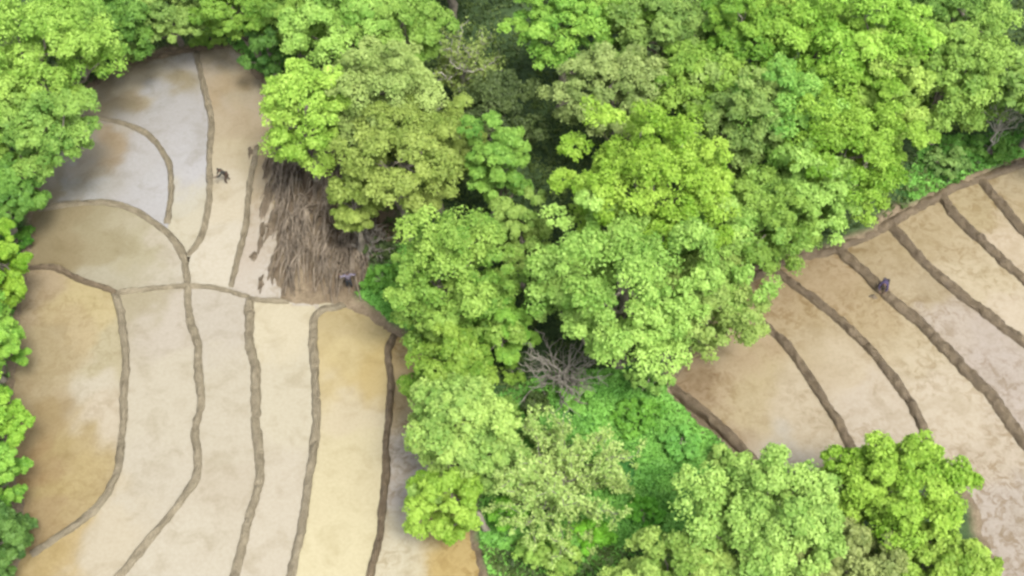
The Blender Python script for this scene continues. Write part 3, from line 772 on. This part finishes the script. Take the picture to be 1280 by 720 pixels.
# ------------------------------------------------------------------ people
SKIN = simple('skin', (.07, .04, .026), .55, .1, 8, 0)
HAIR = simple('black_hair', (.012, .011, .010), .6, .3, 20, 0)
def cloth(n, c): return simple(n, c, .85, .18, 12, .4, .02)
def skinned(name, verts, edges, radii, mat, parent, sub=1, root=0):
    me = bpy.data.meshes.new(name); me.from_pydata([tuple(v) for v in verts], edges, []); me.materials.append(mat)
    o = bpy.data.objects.new(name, me); C.objects.link(o)
    if parent: o.parent = parent
    m = o.modifiers.new('Skin', 'SKIN'); m.use_smooth_shade = True
    lay = me.skin_vertices[0].data
    for i, r in enumerate(radii):
        lay[i].radius = (r, r) if not isinstance(r, tuple) else r; lay[i].use_root = (i == root)
    s = o.modifiers.new('Sub', 'SUBSURF'); s.levels = sub; s.render_levels = sub
    return o
def person(label, loc, rz, J, shirt, trousers, hat=None, hair=True, sleeve=1.0):
    """J: joints in metres, facing -Y; keys pelvis chest neck head + L/R sh el wr hip kn an toe, look"""
    o = empty('person', loc, label, 'person', 'people working in the paddies', rz)
    J = {k: np.array(v, float) for k, v in J.items()}
    V = []; E = []; Rr = []
    def add(p, r, par=None):
        V.append(np.array(p, float)); Rr.append(r)
        if par is not None: E.append((par, len(V)-1))
        return len(V)-1
    pel = add(J['pelvis'], .125); wa = add(J['pelvis']*.5+J['chest']*.5, .115, pel); ch = add(J['chest'], .14, wa)
    nk = add(J['neck'], .06, ch); hb = add(J['neck']*.45+J['head']*.55, .078, nk); hd = add(J['head'], .098, hb)
    up = J['head']-J['neck']; up /= np.linalg.norm(up); add(J['head']+up*.07, .075, hd)
    look = J['look']/np.linalg.norm(J['look']); side = np.cross(look, up); side /= np.linalg.norm(side)
    nose = add(J['head']+look*.105-up*.02, .018, hd)
    for s in (-1, 1): add(J['head']+side*s*.1, .02, hd)
    for s in 'LR':
        sh = add(J[s+'sh'], .062, ch); el = add(J[s+'el'], .043, sh); fm = add(J[s+'el']*.6+J[s+'wr']*.4, .04, el)
        wr = add(J[s+'wr'], .028, fm)
        d = J[s+'wr']-J[s+'el']; d /= np.linalg.norm(d); lat = np.cross(d, (0, 0, 1.)); lat /= np.linalg.norm(lat)+1e-9; nn = np.cross(d, lat)
        pm = add(J[s+'wr']+d*.05, .034, wr)
        for f, (u, L) in enumerate(((-.03, .07), (-.01, .082), (.01, .078), (.03, .06))):
            k1 = add(J[s+'wr']+d*.09+lat*u, .010, pm); k2 = add(J[s+'wr']+d*(.09+L*.5)+lat*u*1.15-nn*.015, .009, k1)
            add(J[s+'wr']+d*(.09+L*.75)+lat*u*1.2-nn*.04, .008, k2)
        t1 = add(J[s+'wr']+d*.05-lat*.05, .011, pm); add(J[s+'wr']+d*.09-lat*.06-nn*.02, .009, t1)
        hp = add(J[s+'hip'], .095, pel); kn = add(J[s+'kn'], .06, hp); cf = add(J[s+'kn']*.65+J[s+'an']*.35, .056, kn)
        an = add(J[s+'an'], .038, cf); add(J[s+'toe'], .033, an)
    skinned('body', V, E, Rr, SKIN, o)
    # shirt
    V = []; E = []; Rr = []
    pel = add(J['pelvis']*.9+J['chest']*.1, (.165, .135)); wa = add(J['pelvis']*.5+J['chest']*.5, (.16, .13), pel); ch = add(J['chest'], (.175, .15), wa)
    add(J['chest']*.45+J['neck']*.55, .088, ch)
    for s in 'LR':
        sh = add(J[s+'sh'], .083, ch); el = add(J[s+'el'], .062, sh)
        add(J[s+'el']*(1-.7*sleeve)+J[s+'wr']*.7*sleeve, .05, el)
    skinned('shirt', V, E, Rr, shirt, o)
    V = []; E = []; Rr = []
    pel = add(J['pelvis'], (.16, .135))
    for s in 'LR':
        hp = add(J[s+'hip'], .115, pel); kn = add(J[s+'kn'], .082, hp); add(J[s+'kn']*.45+J[s+'an']*.55, .07, kn)
    skinned('trousers', V, E, Rr, trousers, o)
    if hat:
        a = Acc(); hh = 24
        rr = [(.30, -.01), (.295, .0), (.16, .045), (.12, .07), (.105, .13), (.04, .15), (.001, .151)]
        HV = []
        z = up; x = side; y = np.cross(z, x)
        for r, q in rr:
            for i in range(hh):
                t = 2*math.pi*i/hh; HV.append(J['head']+up*(.045+q)+r*(math.cos(t)*x+math.sin(t)*y))
        HF = [(j*hh+i, j*hh+(i+1) % hh, (j+1)*hh+(i+1) % hh, (j+1)*hh+i) for j in range(len(rr)-1) for i in range(hh)]
        mesh_np('hat', HV, HF, hat, o, smooth=True)
    elif hair:
        b = skinned('hair', [J['head']-look*.03+up*.0, J['head']-look*.02+up*.06, J['head']+look*.03+up*.085], [(0, 1), (1, 2)], [.105, .1, .075], HAIR, o)
    return o
def hoe(label, p0, p1, blade_dir):
    """handle from p0 (butt) to p1 (head)"""
    p0 = np.array(p0, float); p1 = np.array(p1, float)
    o = empty('hoe', p0, label, 'hoe', 'hoes held by the workers')
    a = Acc(); a.tube(wander(np.random.default_rng(3), (0, 0, 0), p1-p0, 6, .05), [.022]*6, 8); a.build('handle', simple('hoe_wood', (.07, .052, .036), .7, .2, 10, .2), o)
    d = (p1-p0)/np.linalg.norm(p1-p0); b = np.array(blade_dir, float); b /= np.linalg.norm(b); s = np.cross(d, b); s /= np.linalg.norm(s)
    q = p1-p0; V = []
    for t, w in ((0, .045), (.07, .09), (.24, .12)):
        for sx in (-1, 1):
            for th2 in (-.006, .006): V.append(q + b*t + s*w*sx + d*th2)
    F = []
    for k in (0, 4):
        F += [(k, k+1, k+5, k+4), (k+2, k+6, k+7, k+3), (k, k+4, k+6, k+2), (k+1, k+3, k+7, k+5)]
    F += [(0, 2, 3, 1), (8, 9, 11, 10)]
    mesh_np('blade', V, F, simple('hoe_iron', (.08, .075, .07), .5, .3, 10, .2), o)
def at(loc, rz, v):
    c, s = math.cos(rz), math.sin(rz); return np.array([loc[0]+c*v[0]-s*v[1], loc[1]+s*v[0]+c*v[1], loc[2]+v[2]])

# worker in dark clothes, leaning over a hoe held out to the left
p = G(283, 228); loc1 = (p[0], p[1], -.12); rz1 = R(-62)
J1 = dict(pelvis=(0, .10, .92), chest=(0, -.18, 1.26), neck=(0, -.28, 1.42), head=(0, -.36, 1.54), look=(0, -.8, -.6),
          Lsh=(.19, -.2, 1.34), Lel=(.24, -.45, 1.12), Lwr=(.12, -.68, 1.02), Rsh=(-.19, -.2, 1.34), Rel=(-.24, -.38, 1.08), Rwr=(-.10, -.50, .96),
          Lhip=(.1, .1, .88), Lkn=(.15, -.08, .50), Lan=(.14, .02, .10), Ltoe=(.16, -.14, .05), Rhip=(-.1, .1, .88), Rkn=(-.14, .16, .50), Ran=(-.16, .34, .12), Rtoe=(-.17, .20, .05))
person('person in dark clothes leaning over a hoe in the pale mud', loc1, rz1, J1, cloth('dark_shirt', (.02, .02, .017)), cloth('brown_trousers', (.045, .03, .02)))
hoe('long handled hoe reaching out from the person in dark clothes', at(loc1, rz1, (-.05, -.32, .98)), at(loc1, rz1, (.12, -1.30, 1.10)), (0, .1, -1))

# worker in a lilac shirt walking with a hoe across the shoulders
p = G(437, 362); z2 = th(p[0], p[1]); p = G(437, 361, z2); loc2 = (p[0], p[1], z2); rz2 = R(12)
J2 = dict(pelvis=(0, .0, .96), chest=(0, -.03, 1.30), neck=(0, -.04, 1.50), head=(0, -.08, 1.64), look=(0, -1, -.15),
          Lsh=(.20, -.02, 1.43), Lel=(.44, -.08, 1.34), Lwr=(.52, -.02, 1.54), Rsh=(-.20, -.02, 1.43), Rel=(-.44, -.08, 1.34), Rwr=(-.52, -.02, 1.54),
          Lhip=(.1, 0, .92), Lkn=(.16, -.10, .52), Lan=(.20, -.02, .10), Ltoe=(.22, -.18, .04), Rhip=(-.1, 0, .92), Rkn=(-.10, -.04, .5), Ran=(-.10, .16, .10), Rtoe=(-.11, .01, .04))
person('person in a pale lilac shirt and dark trousers walking below the brown bank', loc2, rz2, J2, cloth('lilac_shirt', (.10, .088, .115)), cloth('black_trousers', (.012, .014, .018)), hat=None)
hoe('hoe carried across the shoulders of the person in the lilac shirt', at(loc2, rz2, (-.72, .04, 1.585)), at(loc2, rz2, (.78, .04, 1.585)), (0, -.3, -.9))

# worker in purple bent over the thick bund
p = G(1103, 364); loc3 = (p[0], p[1], .20); rz3 = R(-28)
J3 = dict(pelvis=(0, .22, .66), chest=(0, -.16, .78), neck=(0, -.32, .80), head=(0, -.45, .80), look=(0, -.5, -.85),
          Lsh=(.19, -.19, .76), Lel=(.27, -.36, .50), Lwr=(.16, -.50, .27), Rsh=(-.19, -.19, .76), Rel=(-.27, -.38, .50), Rwr=(-.12, -.54, .26),
          Lhip=(.11, .22, .62), Lkn=(.22, -.12, .44), Lan=(.19, .08, .08), Ltoe=(.22, -.08, .04), Rhip=(-.11, .22, .62), Rkn=(-.22, -.12, .44), Ran=(-.19, .10, .08), Rtoe=(-.22, -.06, .04))
person('person in a purple shirt crouching on the thick bund', loc3, rz3, J3, cloth('purple_shirt', (.032, .024, .055)), cloth('dark_trousers', (.02, .018, .026)))

# ------------------------------------------------------------------ light
w = bpy.data.worlds.new('World'); sc.world = w; w.use_nodes = True
nt = w.node_tree; bg = nt.nodes['Background']
sky = nt.nodes.new('ShaderNodeTexSky'); sky.sky_type = 'NISHITA'; sky.sun_disc = False
EL, AZ = R(60), R(150)     # sun high, behind the viewer's right shoulder
sky.sun_elevation = EL; sky.sun_rotation = AZ; sky.dust_density = 4; sky.air_density = 1.0; sky.ozone_density = 1
hs = nt.nodes.new('ShaderNodeHueSaturation'); hs.inputs['Saturation'].default_value = .35
nt.links.new(sky.outputs[0], hs.inputs['Color']); nt.links.new(hs.outputs[0], bg.inputs[0]); bg.inputs[1].default_value = .12
sl = bpy.data.lights.new('sun', 'SUN'); sl.energy = 1.5; sl.angle = R(14); sl.color = (1, .955, .88)
so = bpy.data.objects.new('sun', sl); C.objects.link(so)
dv = np.array([math.sin(AZ)*math.cos(EL), math.cos(AZ)*math.cos(EL), math.sin(EL)])
from mathutils import Vector
so.rotation_euler = Vector(dv).to_track_quat('Z', 'Y').to_euler(); so.location = (0, 60, 80)

sc.view_settings.view_transform = 'Standard'; sc.view_settings.look = 'None'; sc.view_settings.gamma = 1
sc.view_settings.exposure = 2.0
sc.render.engine = 'CYCLES'
sc.cycles.max_bounces = 6; sc.cycles.diffuse_bounces = 4; sc.cycles.glossy_bounces = 2; sc.cycles.transmission_bounces = 4
sc.cycles.use_denoising = True; sc.cycles.filter_width = 2.7
